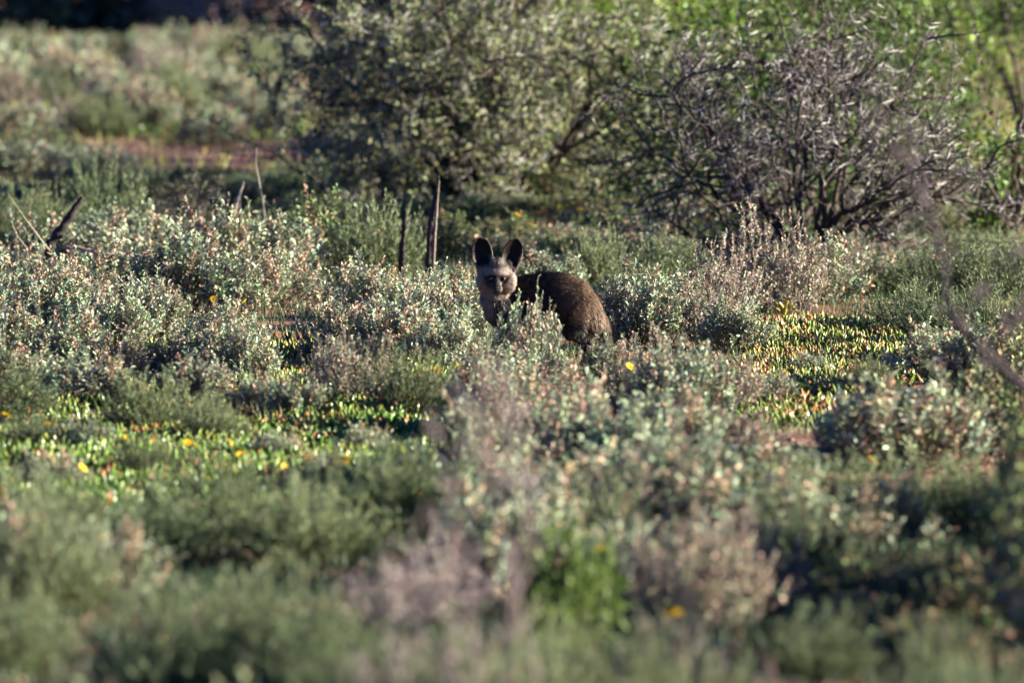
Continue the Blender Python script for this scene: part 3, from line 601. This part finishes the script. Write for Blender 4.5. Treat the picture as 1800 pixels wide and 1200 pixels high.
# ------------------------------------------------------------------ fox
FX = np.array([0., 0., 0.]); base = P(875, 640, 30.15); FOX = np.array([base[0], 30.15, 0.0])
def fox():
    rng = np.random.default_rng(3)
    bm = bmesh.new()
    def ball(c, r):
        m = bmesh.ops.create_icosphere(bm, subdivisions=2, radius=1.)['verts']
        for v in m: v.co = Vector((v.co.x * r[0] + c[0], v.co.y * r[1] + c[1], v.co.z * r[2] + c[2]))
    def chain(pts, n=14):
        pts = np.asarray(pts, float); t = np.linspace(0, 1, len(pts))
        for q in np.linspace(0, 1, n):
            v = [np.interp(q, t, pts[:, a]) for a in range(pts.shape[1])]
            r = v[3:] if len(v) == 6 else [v[3]] * 3
            ball(v[:3], r)
    # torso, neck
    chain([(.03, .08, .215, .06, .062, .085), (.10, .085, .235, .07, .075, .096), (.18, .09, .248, .07, .078, .098), (.25, .085, .245, .065, .080, .101),
           (.31, .07, .222, .06, .080, .098), (.35, .055, .19, .05, .072, .085), (.375, .05, .16, .04, .055, .06)], 22)
    chain([(-.005, .035, .315, .058), (-.004, .05, .25, .064), (.015, .06, .20, .066), (.06, .08, .20, .07)], 10)
    # head
    hc = np.array([-.004, 0., .345])
    ball(hc + [0, .005, .002], (.058, .062, .062)); ball(hc + [-.040, .0, -.030], (.037, .045, .046)); ball(hc + [.038, .0, -.030], (.036, .045, .046)); ball(hc + [-.048, .012, .022], (.028, .032, .038)); ball(hc + [.044, .012, .022], (.027, .032, .038))
    ball(hc + [0, -.03, -.005], (.044, .032, .040)); ball(hc + [0, -.004, .036], (.042, .042, .030))
    chain([(-.005, -.045, .315, .021, .02, .026), (-.005, -.078, .300, .0155, .016, .019), (-.006, -.100, .289, .0125, .011, .013)], 8)
    chain([(-.004, -.04, .29, .022, .02, .018), (-.005, -.085, .278, .011, .012, .009)], 6)
    # ears: cupped closed shells
    def ear(bx, bz, tx, tz, Wd, sgn):
        b0, t0 = np.array([bx, -.016, bz]), np.array([tx, .016, tz]); ax = t0 - b0; rows = []
        side = np.array([sgn * 1., 0, -sgn * ax[0] / ax[2]]); side /= np.linalg.norm(side)
        for u in np.linspace(0, 1, 14):
            wv = Wd * .5 * (.62 + .38 * math.sin(math.pi / 2 * u / .45) if u < .45 else math.sqrt(max(.004, 1 - ((u - .45) / .55) ** 2.5)))
            c = b0 + ax * u; fr, bk = [], []
            for v in np.linspace(-1, 1, 9):
                cup = .020 * (1 - v * v) * (1 - .5 * u)
                q = c + side * wv * v + np.array([0, cup - .004, 0]); fr.append(q)
                bk.append(q + np.array([0, .009, 0]) + side * wv * v * .04)
            rows.append(fr + bk[::-1])
        rows = np.array(rows); k = rows.shape[1]
        vs = [[bm.verts.new(Vector(p)) for p in r] for r in rows]
        for a in range(len(vs) - 1):
            for c in range(k): bm.faces.new((vs[a][c], vs[a][(c + 1) % k], vs[a + 1][(c + 1) % k], vs[a + 1][c]))
        bm.faces.new(vs[0][::-1]); bm.faces.new(vs[-1])
    EARS = [(-.051, .364, -.071, .485, .081, 1), (.042, .362, .074, .483, .079, 1)]
    for e in EARS: ear(*e)
    # legs
    for dy in (.0, .085):
        chain([(.045, .045 + dy, .19, .045), (.03, .04 + dy, .12, .024), (.03, .035 + dy, .06, .016), (.028, .03 + dy, .018, .014)], 12); ball((.02, .02 + dy, .013), (.016, .026, .013))
    for dy in (.0, .10):
        chain([(.325, .02 + dy, .185, .05, .045, .07), (.295, .0 + dy, .135, .045, .035, .05), (.325, .005 + dy, .10, .026, .022, .03), (.365, .01 + dy, .085, .017, .017, .02), (.352, .005 + dy, .04, .014, .014, .016), (.345, .0 + dy, .018, .014, .014, .014)], 18)
        ball((.328, -.005 + dy, .013), (.026, .016, .013))
    # tail
    chain([(.375, .075, .18, .036), (.40, .09, .13, .036), (.405, .10, .08, .04), (.40, .10, .04, .028)], 12)
    me = bpy.data.meshes.new('fox_raw'); bm.to_mesh(me); bm.free()
    tmp = bpy.data.objects.new('fox_raw', me); COL.objects.link(tmp)
    r = tmp.modifiers.new('r', 'REMESH'); r.mode = 'VOXEL'; r.voxel_size = .0042
    s = tmp.modifiers.new('s', 'SMOOTH'); s.iterations = 4; s.factor = .5
    dg = bpy.context.evaluated_depsgraph_get(); body = bpy.data.meshes.new_from_object(tmp.evaluated_get(dg)); body.name = 'fox_body'
    bpy.data.objects.remove(tmp); bpy.data.meshes.remove(me)
    n = len(body.vertices); V = np.zeros(n * 3, np.float32); body.vertices.foreach_get('co', V); V = V.reshape(-1, 3).astype(float)
    N = np.zeros(n * 3, np.float32); body.vertices.foreach_get('normal', N); N = N.reshape(-1, 3).astype(float)
    def sm(a, b, x): t = np.clip((x - a) / (b - a), 0, 1); return t * t * (3 - 2 * t)
    def earmask(p):
        m = np.zeros(len(p)); u_ = np.zeros(len(p)); v_ = np.zeros(len(p))
        for bx, bz, tx, tz, Wd, sg in EARS:
            ax = np.array([tx - bx, tz - bz]); L = np.linalg.norm(ax); ax /= L; q = p[:, [0, 2]] - [bx, bz]
            u = q @ ax / L; v = (q @ np.array([ax[1], -ax[0]])) / (Wd * .5)
            k = (u > .02) & (u < 1.15) & (np.abs(v) < 1.2) & (p[:, 1] > -.045)
            m[k] = 1; u_[k] = u[k]; v_[k] = v[k] * (1 if bx > 0 else -1)          # v: outwards positive
        return m, u_, v_
    def head(p): return (np.linalg.norm((p - [-.004, -.005, .335]) / [1, 1, 1.], axis=1) < .092) | ((p[:, 2] > .37) & (p[:, 0] < .09))
    def colour(p, nn):
        n = len(p); x, y, z = p[:, 0], p[:, 1], p[:, 2]
        c = np.tile(np.array([.010, .0075, .007]), (n, 1))                       # black saddle
        def mix(c, col, k): k = np.asarray(k)[:, None]; return c * (1 - k) + np.asarray(col) * k
        rump = sm(.19, .31, x + (z - .25) * .25) * sm(.085, .16, z)
        c = mix(c, (.135, .080, .052), rump * .95)
        c = mix(c, (.10, .066, .05), sm(.35, .365, z) * sm(.12, .2, x) * .5)
        c = mix(c, (.010, .007, .007), np.maximum(sm(.13, .08, z), sm(.19, .14, z) * sm(.365, .33, x)))                            # black legs
        c = mix(c, (.022, .017, .015), sm(.07, .10, y) * sm(.375, .395, x) * sm(.2, .15, z))
        c = mix(c, (.03, .020, .016), sm(.17, .11, z) * sm(.33, .36, x) * .8)
        chest = sm(.0, -.03, x) * sm(.15, .2, z)
        c = mix(c, (.17, .135, .118), chest)
        h = head(p)
        hcol = np.tile(np.array([.235, .175, .15]), (n, 1))                        # cheeks and brow
        xm = x + .004
        hcol = mix(hcol, (.075, .06, .057), sm(.356, .38, z) * .9)               # forehead greyer
        hcol = mix(hcol, (.025, .018, .018), sm(.016, .008, np.abs(xm)) * sm(.36, .385, z))   # dark crown stripe
        eyes = np.minimum(np.hypot((x - .0215) / 1.15, z - .328), np.hypot((x + .0285) / 1.15, z - .328))
        hcol = mix(hcol, (.016, .010, .010), sm(.0205, .0135, eyes) * (y < .02)); hcol = mix(hcol, (.03, .022, .022), sm(.03, .018, np.hypot((x + .022) / 1.2, z - .318)) * (y < .0) * .75)  # eye mask; second patch puts shade of the left half into the colour
        outer = np.minimum(np.hypot(x - .042, (z - .336) * 1.6), np.hypot(x + .050, (z - .336) * 1.6))
        hcol = mix(hcol, (.05, .03, .028), sm(.013, .007, outer) * (y < .03) * .35)
        bridge = sm(.0155, .010, np.abs(xm)) * sm(.352, .338, z) * sm(-.02, -.035, y)
        hcol = mix(hcol, (.02, .014, .013), bridge)
        hcol = mix(hcol, (.022, .015, .014), sm(-.062, -.078, y) * sm(.274, .281, z) * sm(.02, .012, np.abs(xm)))
        hcol = mix(hcol, (.40, .31, .235), sm(.281, .274, z) * sm(-.04, -.055, y))                                 # pale jaw
        c = np.where(h[:, None], hcol, c)
        em, u, v = earmask(p); e = em * sm(.03, .16, u)
        ec = np.tile(np.array([.011, .006, .005]), (n, 1))
        ec = mix(ec, (.26, .205, .16), sm(.62, .85, v) * sm(.62, .35, u))         # pale outer lower rim
        ec = mix(ec, (.20, .17, .145), sm(.45, .8, -v) * sm(.5, .25, u))          # pale hair at the inner base
        ec = mix(ec, (.20, .14, .115), sm(.84, 1.0, np.abs(v)) * .7)
        ec = mix(ec, (.11, .085, .07), sm(.3, .7, nn[:, 1]) * .8)
        c = mix(c, (0, 0, 0), e) + ec * e[:, None]
        return c
    cc = colour(V, N)
    a = body.color_attributes.new('col', 'FLOAT_COLOR', 'POINT'); a.data.foreach_set('color', np.concatenate([cc * .8, np.ones((n, 1))], 1).astype(np.float32).ravel())
    body.polygons.foreach_set('use_smooth', np.ones(len(body.polygons), bool))
    body.materials.clear(); body.materials.append(solid_mat('fox_skin', .9, .1, .2, 300., .3))
    t = thing('bat_eared_fox', 'dark big-eared fox standing half hidden in sage shrubs looking at the camera', 'fox', FOX)
    obj('body', body, t)
    # fur: short tapered strands, laid back along the coat
    body.calc_loop_triangles(); nt_ = len(body.loop_triangles); T = np.zeros(nt_ * 3, np.int32); body.loop_triangles.foreach_get('vertices', T); T = T.reshape(-1, 3)
    A = np.linalg.norm(np.cross(V[T[:, 1]] - V[T[:, 0]], V[T[:, 2]] - V[T[:, 0]]), axis=1)
    cen = V[T].mean(1); A = A * np.where(head(cen), 2.6, 1.)
    K = 85000; ti = rng.choice(nt_, K, p=A / A.sum()); w1 = rng.dirichlet((1, 1, 1), K)
    p = (V[T[ti]] * w1[:, :, None]).sum(1); nn = nrm((N[T[ti]] * w1[:, :, None]).sum(1))
    hd = head(p); em, u, v = earmask(p); isear = (em > 0) & (u > .12)
    lay = np.tile(np.array([.85, .1, -.45]), (K, 1)); lay[p[:, 0] > .33] = [.35, .15, -.95]; lay[p[:, 2] < .13] = [.1, 0, -1]
    nk = (~hd) & (p[:, 0] < .06); lay[nk] = [.15, .35, -.9]
    nose = np.array([-.006, -.1, .292]); hl = nrm(p - nose); hl[:, 1] += .5; lay = np.where(hd[:, None], hl, lay)
    up = np.tile(np.array([0, .1, 1.]), (K, 1)); up[:, 0] = np.sign(p[:, 0]) * .2; lay = np.where(isear[:, None], up, lay)
    lay = nrm(lay - nn * (lay * nn).sum(1, keepdims=True))
    lift = np.where(hd, .26, .30)[:, None] + rng.normal(0, .10, (K, 1)); d = nrm(lay + nn * lift + rng.normal(0, .16, (K, 3)))
    L = np.where(hd, .009, .027); L = np.where(hd & (np.abs(p[:, 0] + .004) > .045) & (p[:, 2] < .36), .017, L); L = np.where(isear, .0055, L)
    L = np.where(hd & (p[:, 1] < -.045), .0035, L); L = np.where(nk, .024, L); L = np.where(p[:, 0] > .36, .030, L); L = np.where((p[:, 2] < .1) & (p[:, 0] < .39), .012, L)
    L = L * rng.uniform(.6, 1.3, K); W = np.where(hd, .0010, .0016)
    er = np.minimum(np.hypot(p[:, 0] - .0215, p[:, 2] - .328), np.hypot(p[:, 0] + .0285, p[:, 2] - .328)); bad = ((er < .0115) & (p[:, 1] < 0)) | (np.linalg.norm(p - [-.006, -.108, .292], axis=1) < .013)
    L = np.where(bad, 0.0005, L)
    fc = colour(p, nn) * (1 + rng.normal(0, .22, (K, 1))).clip(.3, 1.9)
    grz = (~hd) & (rng.uniform(0, 1, K) < .10); fc[grz] = fc[grz] * (1 + 1.6 * rng.uniform(0, 1, (grz.sum(), 1))) + .008
    side = nrm(np.cross(d, nn + rng.normal(0, .35, (K, 3)))); W = (W * .5)[:, None]; L = L[:, None]
    m = p + d * L * .55 + nn * L * .03; tip = p + d * L - nn * L * .12
    VV = np.stack([p - side * W, p + side * W, m + side * W, m - side * W, tip], 1).reshape(-1, 3); i = np.arange(K)[:, None] * 5
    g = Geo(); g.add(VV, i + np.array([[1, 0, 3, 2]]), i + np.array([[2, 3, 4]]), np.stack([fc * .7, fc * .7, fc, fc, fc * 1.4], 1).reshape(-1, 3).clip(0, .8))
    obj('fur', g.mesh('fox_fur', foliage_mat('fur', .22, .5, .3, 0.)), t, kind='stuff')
    # eyes and nose
    def gloss(name, col, rough=.16):
        m = bpy.data.materials.new(name); m.use_nodes = True; b = m.node_tree.nodes['Principled BSDF']; b.inputs['Base Color'].default_value = (*col, 1); b.inputs['Roughness'].default_value = rough
        b.inputs['Specular IOR Level'].default_value = .25; return m
    me_, mp = gloss('eye_iris', (.035, .010, .008)), gloss('eye_pupil', (.004, .003, .003)); mn = gloss('wet_nose', (.008, .007, .008), .5)
    def ballmesh(name, r, mat, sub=3):
        b = bmesh.new(); bmesh.ops.create_icosphere(b, subdivisions=sub, radius=1.)
        for vv in b.verts: vv.co = Vector((vv.co.x * r[0], vv.co.y * r[1], vv.co.z * r[2]))
        mm = bpy.data.meshes.new(name); b.to_mesh(mm); b.free(); mm.polygons.foreach_set('use_smooth', np.ones(len(mm.polygons), bool)); mm.materials.append(mat); return mm
    # surface depth in front of each eye
    for ex in (.0215, -.0285):
        k = np.hypot(V[:, 0] - ex, V[:, 2] - .328) < .006; yf = V[k][:, 1].min()
        e = obj('eye', ballmesh('eye', (.0100, .0075, .0092), me_), t, (ex, yf + .0010, .328)); obj('pupil', ballmesh('pupil', (.0055, .002, .0055), mp, 2), e, (0, -.0066, 0))
    k = (V[:, 2] > .27); yf = V[k][:, 1].min()
    nm = bmesh.new(); bmesh.ops.create_icosphere(nm, subdivisions=3, radius=1.)
    for vv in nm.verts:
        z = vv.co.z; wx = 1. + .25 * z; vv.co = Vector((vv.co.x * .0125 * wx, vv.co.y * .009, z * .0092))
        for sx in (-1, 1):
            dd = math.hypot(vv.co.x - sx * .005, vv.co.z + .001)
            if dd < .0028 and vv.co.y < 0: vv.co.y += .003
    mm = bpy.data.meshes.new('nose'); nm.to_mesh(mm); nm.free(); mm.polygons.foreach_set('use_smooth', np.ones(len(mm.polygons), bool)); mm.materials.append(mn)
    obj('nose', mm, t, (-.006, yf + .002, .294))
fox()

# ------------------------------------------------------------------ succulent ground cover, rosette, flowers, grass
rng = np.random.default_rng(77)
def inpoly(x, y, poly):
    poly = np.asarray(poly, float); c = np.zeros(len(x), bool); j = len(poly) - 1
    for i in range(len(poly)):
        xi, yi = poly[i]; xj, yj = poly[j]
        k = ((yi > y) != (yj > y)) & (x < (xj - xi) * (y - yi) / (yj - yi + 1e-12) + xi); c ^= k; j = i
    return c
def patch_points(poly_px, dens):
    w = np.array([G(*q)[:2] for q in poly_px]); lo, hi = w.min(0), w.max(0); n = int(np.prod(hi - lo) * dens)
    q = rng.uniform(lo, hi, (n, 2)); return q[inpoly(q[:, 0], q[:, 1], w)]
MATS = [([(425, 600), (560, 592), (590, 640), (560, 700), (430, 705), (400, 650)], .028, 1700, .40),
        ([(-40, 750), (180, 745), (420, 755), (640, 735), (820, 760), (810, 900), (500, 925), (240, 890), (-40, 890)], .025, 2000, .15),
        ([(1310, 575), (1470, 565), (1600, 590), (1640, 660), (1560, 700), (1400, 760), (1290, 740)], .026, 1700, .42),
        ([(600, 590), (760, 630), (820, 700), (760, 740), (560, 740), (440, 700)], .028, 1100, .25),
        ([(-40, 600), (200, 610), (420, 600), (450, 740), (200, 750), (-40, 750)], .028, 1000, .3),
        ([(1290, 760), (1420, 830), (1300, 900), (1100, 860), (1150, 760)], .026, 600, .3),
        ([(820, 760), (1150, 740), (1280, 860), (830, 880)], .026, 500, .25),
        ([(150, 205), (480, 195), (560, 235), (420, 250), (180, 235)], .05, 150, .1)]
sg = Geo()
for poly, hgt, dens, red in MATS:
    q = patch_points(poly, dens / 17.); m = rng.integers(4, 36, len(q)); sp_ = np.repeat(rng.uniform(.02, .075, len(q)), m)[:, None]
    if hgt > .04: sp_ = sp_ * 2.5
    q = np.repeat(q, m, 0); q = q + rng.normal(0, 1, q.shape) * sp_ * [1, 1.6]; n = len(q)
    ty = np.repeat(rng.uniform(0, 1, len(m)), m); br_ = np.repeat(rng.normal(1, .18, len(m)), m)[:, None]
    c = jit((.070, .135, .012), n, rng, .2, .1); k = (ty > .5) & (ty < .68); c[k] = jit((.15, .165, .018), k.sum(), rng, .2, .1)
    k = (ty > 1 - red * .8) & (rng.uniform(0, 1, n) < .6); c[k] = jit((.24, .085, .03), k.sum(), rng, .25, .12); c = (c * br_).clip(.004, .6)
    d = rng.normal(0, 1, (n, 3)) * rng.uniform(.2, 1.0, (n, 1)); d[:, 2] = 1; p = np.stack([q[:, 0], q[:, 1], gz(q[:, 0], q[:, 1]) + rng.uniform(-.004, .02, n)], 1)
    L = hgt * 1.25 * rng.uniform(.5, 1.5, n); dd = nrm(d)
    # plump finger leaves: 3-sided, swollen in the middle
    r_ = rng.normal(size=(n, 3)); a = nrm(np.cross(dd, r_)); b_ = np.cross(dd, a); W = L * .14
    rings = []
    for f, s_ in ((0, .7), (.55, 1.15), (.88, .75)):
        for th in (0, 2.094, 4.189): rings.append(p + dd * (L * f)[:, None] + (a * math.cos(th) + b_ * math.sin(th)) * (W * s_)[:, None])
    VV = np.stack(rings + [p + dd * L[:, None]], 1).reshape(-1, 3); i = np.arange(n)[:, None] * 10
    Q = np.concatenate([i + np.array([[r0 + e, r0 + (e + 1) % 3, r0 + 3 + (e + 1) % 3, r0 + 3 + e]]) for r0 in (0, 3) for e in range(3)])
    T = np.concatenate([i + np.array([[6 + e, 6 + (e + 1) % 3, 9]]) for e in range(3)])
    tipc = c * .6 + np.array([.34, .17, .07]) * .4 * red * 2 + c * .4 * (1 - min(1, red * 2))
    C = np.stack([c * .8] * 3 + [c] * 3 + [tipc] * 4, 1).reshape(-1, 3).clip(0, .8)
    sg.add(VV, Q, T, C)
obj('succulent_ground_cover', sg.mesh('succulent_ground_cover', M_SUCC), kind='stuff', label='low mats of plump green and reddish finger leaves between shrubs', category='ground cover')

def rosette(label, px, py, size, nleaf, col):
    b = G(px, py); t = thing('succulent_rosette', label, 'succulent', b); r = np.random.default_rng(int(px))
    for i in range(nleaf):
        th = i * 2.4; el = .35 + .9 * i / nleaf; L = size * r.uniform(.75, 1.1); W = L * .28
        d = np.array([math.cos(th) * math.cos(el), math.sin(th) * math.cos(el), math.sin(el)]); side = np.array([-math.sin(th), math.cos(th), 0]); up = np.cross(d, side) * -1
        if up[2] < 0: up = -up
        g = Geo(); rings = []
        for f, s_ in ((0, .5), (.3, .9), (.65, 1.), (.9, .55)):
            c = d * L * f + up * L * .10 * math.sin(f * 3.0)
            for x_, z_ in ((-1, .12), (0, -.18), (1, .12), (0, .12)): rings.append(c + side * W * .5 * s_ * x_ + up * W * s_ * z_)
        V = np.array(rings + [d * L]); Q = [[r0 + e, r0 + (e + 1) % 4, r0 + 4 + (e + 1) % 4, r0 + 4 + e] for r0 in (0, 4, 8) for e in range(4)]
        T = [[12 + e, 12 + (e + 1) % 4, 16] for e in range(4)]
        g.add(V, Q, T, jit(col, 1, r, .15)[0]); obj('leaf', g.mesh('rosette_leaf', M_SUCC, True), t)
rosette('yellow-green fleshy rosette at the back of the right succulent mat', 1378, 556, .085, 13, (.30, .27, .05))
rosette('smaller yellow-green rosette beside the large one on the right mat', 1340, 552, .06, 10, (.22, .24, .05))
rosette('bright green fleshy plant between shrubs left of the middle thicket', 568, 575, .06, 9, (.16, .24, .03))
rosette('second bright green fleshy plant right of its twin left of middle thicket', 612, 590, .055, 9, (.17, .24, .03))

# yellow daisies
PET, CEN, STK, LFM = None, None, None, None
def daisy_meshes():
    r = np.random.default_rng(9); pg = Geo(); n = 11; th = np.arange(n) * 2 * math.pi / n
    pg.leaves(np.stack([np.cos(th) * .004, np.sin(th) * .004, th * 0], 1), np.stack([np.cos(th), np.sin(th), .25 + 0 * th], 1), np.tile([0, 0, 1.], (n, 1)), .017, .0075, jit((.80, .50, .02), n, r, .08, .04))
    cg = Geo(); ph = np.linspace(0, 1, 5)
    cg.tube(np.array([[0, 0, -.002], [0, 0, .001], [0, 0, .004], [0, 0, .0055]]), [.003, .0055, .0045, .001], (.5, .22, .01), 8)
    return pg.mesh('petals', M_PETAL), cg.mesh('flower_centre', M_PETAL, True)
PET, CEN = daisy_meshes()
def daisy(label, px, py, hgt, size, seed):
    """px, py: where the flower head shows"""
    r = np.random.default_rng(seed); d = CAM_H * FPX / (py + 260 + 0.) ; d = (CAM_H - hgt) * FPX / (py + 260.)
    hp = P(px, py, d); b = np.array([hp[0] + r.normal(0, .01), hp[1] + r.normal(0, .01), gz(hp[0], hp[1])])
    t = thing('yellow_daisy', label, 'flower', b, 0, None, 'yellow daisies')
    g = Geo(); g.tube(bez(np.zeros(3), np.array([0, 0, hgt * .5]), hp - b, 5), [.0016, .0014, .0013, .0012, .0012], (.11, .15, .04), 4); obj('stem', g.mesh('daisy_stem', M_FINE), t)
    head = obj('petals', PET, t, hp - b, 0, (size,) * 3, kind='stuff'); head.rotation_euler = (r.uniform(.3, 1.2), r.uniform(-.2, .6), r.uniform(0, 6))
    obj('flower_centre', CEN, head)
FL = [(536 + 0, 0, 0)]
FLOWERS = [(1397, 578, .06, 1., 'on the right mat below the rosette'), (1338, 662, .05, 1.1, 'low on the left end of the right mat'), (1543, 478, .10, 1., 'before the white-thorned bush'),
    (1775, 628, .08, 1.2, 'at the right edge beside the crooked branch'), (1535, 810, .10, 1.2, 'under the sage shrub beside the shaded sand'), (1108, 645, .14, 1., 'under the fox rump'),
    (330, 778, .06, .85, 'upper of the pair in the middle of the flower bed'), (345, 783, .05, .75, 'lower of the pair in the middle of the flower bed'), (405, 778, .06, .85, 'right of the pair in the flower bed'),
    (220, 772, .06, 1.1, 'left of the pair in the flower bed'), (98, 768, .06, 1., 'upper left in the flower bed'), (145, 822, .06, .85, 'lower left in the flower bed'), (608, 808, .06, .95, 'right in the flower bed'),
    (545, 806, .05, 1.1, 'just left of the one right in the flower bed'), (706, 828, .08, .95, 'rightmost in the flower bed'), (425, 800, .04, 1., 'centre of the flower bed'), (500, 822, .04, .9, 'low centre of the flower bed'),
    (750, 636, .05, 1.1, 'left of the mat below the dead posts'), (768, 650, .05, .9, 'just right of the one below the dead posts'), (12, 730, .06, 1.1, 'at the far left edge above flower bed'), (84, 745, .06, 1., 'above the flower bed near left edge'),
    (1052, 968, .20, 1.2, 'blurred above the bright green herb in the foreground'), (1182, 1078, .18, 1.25, 'blurred low in the foreground right of centre'), (1003, 824, .16, 1.2, 'blurred beside the grey twiggy shrub'),
    (870, 728, .14, 1., 'among shrubs below the fox'), (893, 757, .14, 1., 'lower one among shrubs below the fox'), (376, 526, .1, .9, 'among the sage below the twigs'), (430, 530, .08, .9, 'right of the one among sage below twigs'),
    (245, 208, .05, 1.6, 'far off behind the red sand strip'), (325, 190, .06, 1.4, 'far off right of the other behind sand strip'), (482, 193, .06, 1.6, 'far off before the dark shrub at the tree'), (236, 190, .06, 1.3, 'far off just above another behind sand strip'),
    (910, 378, .16, 1., 'small in the shade right of the tall post'), (985, 366, .16, 1., 'small in the shade under the thorn tree at right'), (935, 395, .14, 1., 'small in the shade above the fox ears'), (1020, 368, .16, 1., 'rightmost small one in the shade under thorn tree')]
for i, (x, y, h, s, ph) in enumerate(FLOWERS): daisy('yellow daisy ' + ph, x, y, h, s, 300 + i)

# fine grass and herb litter over the sand, thin where the photograph shows bare sand
BARE = [[(120, 262), (480, 258), (640, 225), (660, 285), (430, 292), (120, 290)], [(1440, 690), (1620, 680), (1640, 730), (1500, 760), (1400, 750)], [(1280, 770), (1500, 780), (1900, 800), (1900, 870), (1420, 850), (1280, 820)]]
gg = Geo()
for y0, y1, dens, hs, wsc in ((1600, 900, 2000, .055, .0038), (900, 520, 800, .06, .0032), (520, 300, 480, .08, .0045), (300, 40, 80, .10, .011)):
    d0, d1 = CAM_H * FPX / (y0 + 260), CAM_H * FPX / (y1 + 260); hw = 1150 / FPX * d1; n = int((d1 - d0) * 2 * hw * dens)
    q = np.stack([rng.uniform(-hw, hw, n), rng.uniform(d0, d1, n)], 1); q = q[np.abs(q[:, 0]) < q[:, 1] * 1150 / FPX]
    keep = np.ones(len(q), bool)
    for poly in BARE: keep &= ~(inpoly(q[:, 0], q[:, 1], [G(*v)[:2] for v in poly]) & (rng.uniform(0, 1, len(q)) < .95))
    for poly, *_ in MATS: keep &= ~(inpoly(q[:, 0], q[:, 1], [G(*v)[:2] for v in poly]) & (rng.uniform(0, 1, len(q)) < .8))
    q = q[keep]; n = len(q); f = np.sin(q[:, 0] * 3.1 + 1) * np.cos(q[:, 1] * 1.3) + rng.normal(0, .6, n)
    c = jit((.05, .085, .035), n, rng, .25, .1); k = f > .9; c[k] = jit((.20, .195, .09), k.sum(), rng, .25, .08); k = f < -1.2; c[k] = jit((.22, .15, .09), k.sum(), rng, .25, .08)
    if y0 == 1600: c = jit((.035, .06, .028), n, rng, .25, .1)  # foreground blades coloured darker so the gaps read as shade
    if y0 == 300: c = jit((.19, .195, .055), n, rng, .3, .1)
    d = rng.normal(0, .45, (n, 3)); d[:, 2] = 1; L = hs * rng.uniform(.4, 1.4, n)
    gg.blades(np.stack([q[:, 0], q[:, 1], gz(q[:, 0], q[:, 1])], 1), d, L, wsc * rng.uniform(.7, 1.5, n), c, .3, rng)
obj('grass', gg.mesh('grass', M_FINE), kind='stuff', label='sparse short green and straw grass between the shrubs', category='grass')
lg = Geo()
for poly in BARE:
    q = patch_points(poly, 260); n = len(q); p = np.stack([q[:, 0], q[:, 1], gz(q[:, 0], q[:, 1]) + .004], 1); d = rng.normal(0, 1, (n, 3)); d[:, 2] *= .25
    l = rng.uniform(.01, .05, n); lg.leaves(p, d, np.tile([0, 0, 1.], (n, 1)) + rng.normal(0, .3, (n, 3)), l, l * rng.uniform(.12, .5, n), jit((.17, .12, .085), n, rng, .4, .1))
    k = n // 3; c = p[:k] + [.01, .01, 0]; r = rng.uniform(.004, .016, k)[:, None]
    V = np.stack([c + r * (np.array(v) * (1 + rng.normal(0, .2, (k, 3)))) for v in ((1, 0, 0), (0, 1, 0), (-1, 0, 0), (0, -1, 0), (0, 0, .7), (0, 0, -.5))], 1).reshape(-1, 3); i = np.arange(k)[:, None] * 6
    lg.add(V, None, np.concatenate([i + np.array([[a_, (a_ + 1) % 4, 4]]) for a_ in range(4)] + [i + np.array([[(a_ + 1) % 4, a_, 5]]) for a_ in range(4)]), np.repeat(jit((.22, .16, .13), k, rng, .3), 6, 0))
obj('leaf_litter', lg.mesh('leaf_litter', M_STEM), kind='stuff', label='dry leaf bits and pebbles on the bare sand', category='litter')
print('tris', sum(len(m.loop_triangles) if m.loop_triangles else sum(len(p.vertices) - 2 for p in m.polygons) for m in bpy.data.meshes if m.users))
